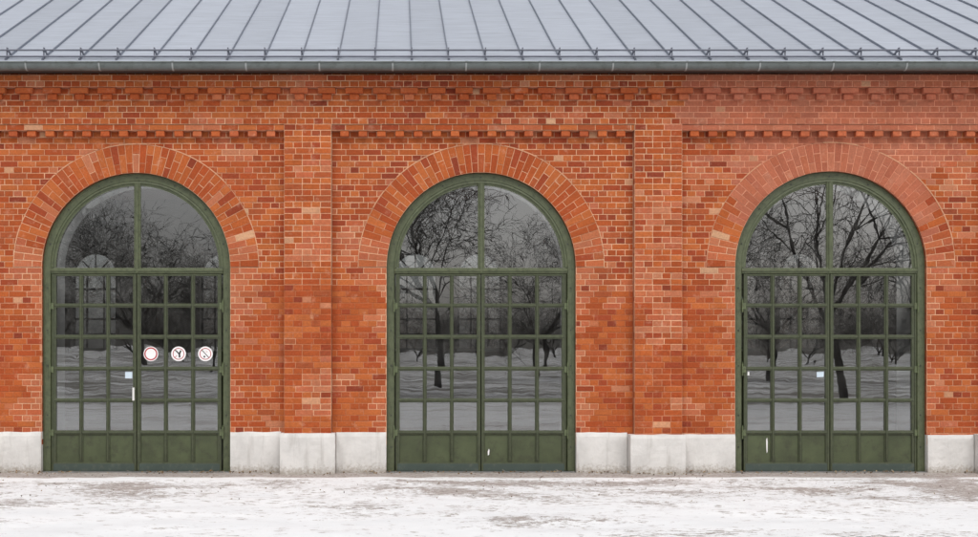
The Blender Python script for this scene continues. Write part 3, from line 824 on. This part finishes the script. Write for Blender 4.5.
gt = MB(); GY, GZ, GR = EY - .055, EZ - .055, .085
prof = [(math.pi + math.pi * i / 12) for i in range(13)]
def gut(xa, xb, r_, mt=0):
    P = [(x, GY + r_ * math.cos(t), GZ + r_ * 1.12 * math.sin(t)) for x in (xa, xb) for t in prof]
    gt.mesh(P, [(i, i + 1, i + 14, i + 13) for i in range(12)], mt)
gut(xL, xR, GR)
gt.tube((xL, GY - GR, GZ + .004), (xR, GY - GR, GZ + .004), .011, .011, 8)
gt.box(xL, xR, GY + GR - .005, EY + .10, GZ - .05, GZ + .01)
gt.box(xL, xR, GY - GR + .012, GY + GR, GZ - .02, GZ - .015)      # silt and water in the trough
x = xL + .37
while x < xR:
    gut(x, x + .022, GR + .004, 1); gt.tube((x, GY - GR - .002, GZ + .004), (x + .035, GY - GR - .002, GZ + .004), .014, .014, 8, cap=True)
    x += 73 * S * .975
gt.build('gutter', [M_GUTTER, simple('gutter_joint_solder', lin(160, 164, 164), .5, .3, var=.1)], hall, smooth=True)

# snow guard: brackets on every seam, two rails
SG = EY + .06                            # where the brackets stand on the slope
sz = EZ + .06 * SL
zr1, zr2 = PZ(50.2, D + SG), PZ(56.6, D + SG)
sg = MB()
for z in (zr1, zr2): sg.tube((xL, SG, z), (xR, SG, z), .0125, .0125, 8)
guard = sg.build('snow_guard', M_RAIL, hall, smooth=True)
bm_ = MB()
zt = PZ(47.2, D + SG)
bm_.box(-.0065, .0065, SG + .012, SG + .040, sz - .03, zt)
bm_.mesh([(-.008, SG + .02, zt - .03), (.008, SG + .02, zt - .03), (.008, SG + .05, zt), (-.008, SG + .05, zt),
          (-.008, SG + .26, sz + .09), (.008, SG + .26, sz + .09), (.008, SG + .29, sz + .10), (-.008, SG + .29, sz + .10)],
         [(0, 1, 5, 4), (1, 2, 6, 5), (2, 3, 7, 6), (3, 0, 4, 7)])
bm_.box(-.015, .015, SG - .04, SG + .08, sz - .022, sz + .010)
br0 = bm_.build('bracket', M_RAIL, guard)
for i, n in enumerate(range(n0, n1 + 1)):
    o = br0 if i == 0 else br0.copy()
    if i: COL.objects.link(o); o.parent = guard
    o.location = (seam_x(n), 0, 0)

# ------------------------------------------------------------------ inside and rear of the hall
BY = 13.0
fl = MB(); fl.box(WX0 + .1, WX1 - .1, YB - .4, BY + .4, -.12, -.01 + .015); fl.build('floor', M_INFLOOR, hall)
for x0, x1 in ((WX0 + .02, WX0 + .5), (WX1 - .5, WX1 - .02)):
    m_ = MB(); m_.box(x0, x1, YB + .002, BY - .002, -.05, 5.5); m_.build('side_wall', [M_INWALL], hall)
wdep = D + BY
wins = []
for n in range(-4, 19):
    if n in (1, 7): continue
    px = 93 + 64.5 * n; x = PX(px, wdep)
    if WX0 + 1.4 < x < WX1 - 1.4: wins.append(x)
WH = 22.5 * S * wdep / D
wz0, wzs = PZ(349, wdep), PZ(251, wdep) - WH
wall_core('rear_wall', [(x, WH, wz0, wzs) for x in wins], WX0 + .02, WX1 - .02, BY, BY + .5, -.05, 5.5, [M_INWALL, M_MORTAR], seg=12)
wm = MB(); YW = BY + .25
wm.sweep([(-WH, wz0, 1, 0), (-WH, wzs, 1, 0)] + [(WH * math.cos(math.pi * (1 - i / 16)), wzs + WH * math.sin(math.pi * (1 - i / 16)), -math.cos(math.pi * (1 - i / 16)), -math.sin(math.pi * (1 - i / 16))) for i in range(1, 16)] + [(WH, wzs, -1, 0), (WH, wz0, -1, 0)],
         [(0, YW), (.06, YW), (.06, YW + .05), (0, YW + .05)])
for u in (-.38, .38): wm.box(u * WH - .024, u * WH + .024, YW, YW + .04, wz0, wzs)
for v in range(0, 6):
    z = wz0 + (wzs - wz0) * v / 5; wm.box(-WH, WH, YW - .004, YW + .036, z - .024, z + .024)
for a in (45, 90, 135):
    wm.tube((0, YW + .02, wzs), (WH * math.cos(R(a)), YW + .02, wzs + WH * math.sin(R(a))), .018, .018, 5)
wm.box(-WH - .02, WH + .02, BY - .03, BY + .2, wz0 - .05, wz0 + .01, 1)
w0 = wm.build('window', [M_TIMBER, M_PLASTER], hall)
pg = MB(); pg.face([(-WH, YW + .02, wz0), (WH, YW + .02, wz0), (WH, YW + .02, wzs)] + [(WH * math.cos(math.pi * i / 12), YW + .02, wzs + WH * math.sin(math.pi * i / 12)) for i in range(1, 12)] + [(-WH, YW + .02, wzs)])
p0 = pg.build('pane', M_FARGLASS, w0)
for i, x in enumerate(wins):
    o = w0 if i == 0 else w0.copy()
    if i:
        COL.objects.link(o); o.parent = hall
        pc = p0.copy(); COL.objects.link(pc); pc.parent = o
    o.location = (x, 0, 0)

# ------------------------------------------------------------------ bare winter trees
def gen_tree(seed, H, r0, droop=0.0, spread=.55, levels=6, split_at=.25, lean=(0, 0), twig=.009, side=.75):
    r_ = random.Random(seed); trunk = MB(); crown = MB()
    def rv(): return Vector((r_.gauss(0, 1), r_.gauss(0, 1), r_.gauss(0, 1)))
    def grow(p, d, L, rad, lev):
        segs = 4 if lev < 2 else (3 if lev < 4 else 2)
        mb = trunk if lev == 0 else crown
        sides = 8 if lev == 0 else (5 if lev < 3 else 3)
        for i in range(segs):
            up = .05 if lev < 3 else -.02 - droop
            d2 = (d + rv() * (.05 if lev == 0 else .13) + Vector((0, 0, up))).normalized()
            p2 = p + d2 * (L / segs); ra, rb = rad * (1 - .4 * i / segs), rad * (1 - .4 * (i + 1) / segs)
            mb.tube(p, p2, ra, rb, sides)
            if lev >= 1 and lev < levels and r_.random() < side:
                sd = (d2 + d2.cross(rv()).normalized() * (.7 + .5 * r_.random())).normalized()
                grow(p2, sd, L * (.45 + .25 * r_.random()), max(rb * .5, twig), lev + 1 if lev > 0 else 1)
            p, d = p2, d2
        if lev < levels:
            nchild = (5 if lev == 0 else (3 if lev < 3 else 2))
            for c in range(nchild):
                ax = d.cross(rv()).normalized()
                sd = (d + ax * spread * (.7 + .8 * r_.random())).normalized()
                grow(p, sd, L * (.62 + .25 * r_.random()) if lev else H * (.26 + .08 * r_.random()), max(rad * .45, twig), lev + 1)
    grow(Vector((0, 0, -.3)), Vector((lean[0], lean[1], 1)).normalized(), H * split_at, r0, 0)
    return trunk, crown
def tree(kind, label, seeds, spots, group, **kw):
    t, c = gen_tree(*seeds, **kw)
    first = None
    for i, (x, y, s_, rz, lab) in enumerate(spots):
        if i == 0:
            o = empty(kind); t.build('trunk', M_BARK, o, smooth=True); c.build('crown', M_TWIG, o)
            first = o
        else:
            o = first.copy(); COL.objects.link(o)
            for ch in first.children:
                q = ch.copy(); COL.objects.link(q); q.parent = o
        o.location = (x, y, 0); o.scale = (s_, s_, s_); o.rotation_euler = (0, 0, rz)
        tag(o, lab or label, 'tree', group)
def MX(px, d): return (px - HX) * S / D * (D + d)      # where a thing d metres in front of the wall mirrors at photo column px
tree('bare_tree', '', (11, 13.0, .19), [
    (MX(441, 44), -44, 1.25, .4, 'large bare tree facing the middle door from across the snow'),
    (MX(770, 52), -52, .85, 2.0, 'bare tree facing the right door from across the yard'),
    (MX(140, 82), -82, 1.12, 1.1, 'bare tree facing the left door from far across the field'),
    (MX(540, 70), -70, 1.0, 4.4, 'bare tree facing the right half of the middle door from the field'),
    (MX(214, 75), -75, .8, 3.0, 'slender bare tree facing the right side of the left door')], 'bare trees across the yard', spread=.6, levels=6)
tree('weeping_tree', '', (5, 10.0, .15), [
    (MX(842, 27), -27, 1.25, .3, 'bare weeping tree with hanging twigs facing the right door'),
    (MX(925, 60), -60, 1.3, 2.2, 'tall bare weeping tree facing the right edge of the right door'),
    (MX(150, 95), -95, 1.6, .7, 'tall bare weeping tree facing the left door from the far field')], 'weeping trees across the yard', droop=.22, spread=.85, levels=5, side=.5)
# thicket far off, on both sides of the hall: reads as one mass
tt, cc_ = gen_tree(23, 9.0, .16, spread=.7, levels=5, split_at=.15)
me_t = tt.build('thicket_trunk', M_BARK); me_c = cc_.build('thicket_twig', M_TWIG)
mt_, mc_ = me_t.data, me_c.data
bpy.data.objects.remove(me_t); bpy.data.objects.remove(me_c)
def copse(name, spots, lab):
    V = []; F = []; off = 0
    import array
    src = []
    for m_ in (mt_, mc_):
        src.append(([v.co.copy() for v in m_.vertices], [tuple(p.vertices) for p in m_.polygons]))
    big = bpy.data.meshes.new(name); MI = []
    for (x, y, s_, rz) in spots:
        rot = Matrix.Rotation(rz, 3, 'Z')
        for mi, (vv, ff) in enumerate(src):
            n = len(V); V.extend([tuple(rot @ v * s_ + Vector((x, y, 0))) for v in vv])
            F.extend([tuple(n + i for i in f) for f in ff]); MI.extend([mi] * len(ff))
    big.from_pydata(V, [], F); big.materials.append(M_BARK); big.materials.append(M_TWIG)
    big.polygons.foreach_set('material_index', MI); big.update()
    o = bpy.data.objects.new(name, big); COL.objects.link(o); tag(o, lab, 'woodland', None, 'stuff')
r2 = random.Random(3)
print('thicket faces', len(mt_.polygons) + len(mc_.polygons))
copse('far_wood', [(MX(-60 + 1150 * i / 25 + r2.uniform(-15, 15), 130), -130 - r2.uniform(0, 45), r2.uniform(.9, 1.5), r2.uniform(0, 6)) for i in range(26)], 'far bare wood across the snowy field')
copse('rear_wood', [(PX(-120 + 1250 * i / 14 + r2.uniform(-12, 12), 55), 34 + r2.uniform(0, 22), r2.uniform(.75, 1.1), r2.uniform(0, 6)) for i in range(15)], 'bare wood seen through the rear windows')

# ------------------------------------------------------------------ litter at the foot of the wall
lt = MB(); r3 = random.Random(5)
LC = [lin(122, 96, 66), lin(96, 78, 58), lin(150, 132, 104), lin(84, 74, 62), lin(138, 128, 118)]
for i in range(1500):
    near = r3.random() < .8
    x = r3.uniform(-6.5, 9.3); y = -abs(r3.gauss(0, .16)) - .04 if near else -r3.uniform(.3, 3.5)
    cl = noise.noise(Vector((x * 1.1, 0, 8)))
    if near and r3.random() > .55 + .9 * cl: continue
    for a, b, t in pp:
        if a - .02 < x < b + .02: y -= .25
    s_ = r3.uniform(.006, .020) if near else r3.uniform(.005, .014)
    z = .012 + r3.uniform(0, .01) + (.018 if y < -.9 else 0); c = r3.choice(LC); t = r3.uniform(0, 3.14)
    if r3.random() < .5:      # pebble / clod
        V = [(x + s_ * r3.uniform(.6, 1) * dx, y + s_ * r3.uniform(.6, 1) * dy, z + s_ * .7 * dz) for dx, dy, dz in ((1,0,0),(0,1,0),(-1,0,0),(0,-1,0),(0,0,1),(0,0,-1))]
        lt.mesh(V, [(0,1,4),(1,2,4),(2,3,4),(3,0,4),(1,0,5),(2,1,5),(3,2,5),(0,3,5)], 0, c)
    else:                     # curled leaf or blade
        l_ = s_ * 2.0; dx, dy = math.cos(t) * l_, math.sin(t) * l_
        lt.mesh([(x - dx, y - dy, z), (x - dy * .4, y + dx * .4, z + s_ * .5), (x + dx, y + dy, z + s_ * r3.uniform(.2, 1.6)), (x + dy * .4, y - dx * .4, z + s_ * .2)], [(0, 1, 2), (0, 2, 3)], 0, c)
M_LITTER = tinted('dead_leaf_and_gravel', .9, .2, .1, .001)
tag(lt.build('leaf_litter', M_LITTER), 'dead leaves and gravel along the foot of the wall', 'leaf litter', None, 'stuff')
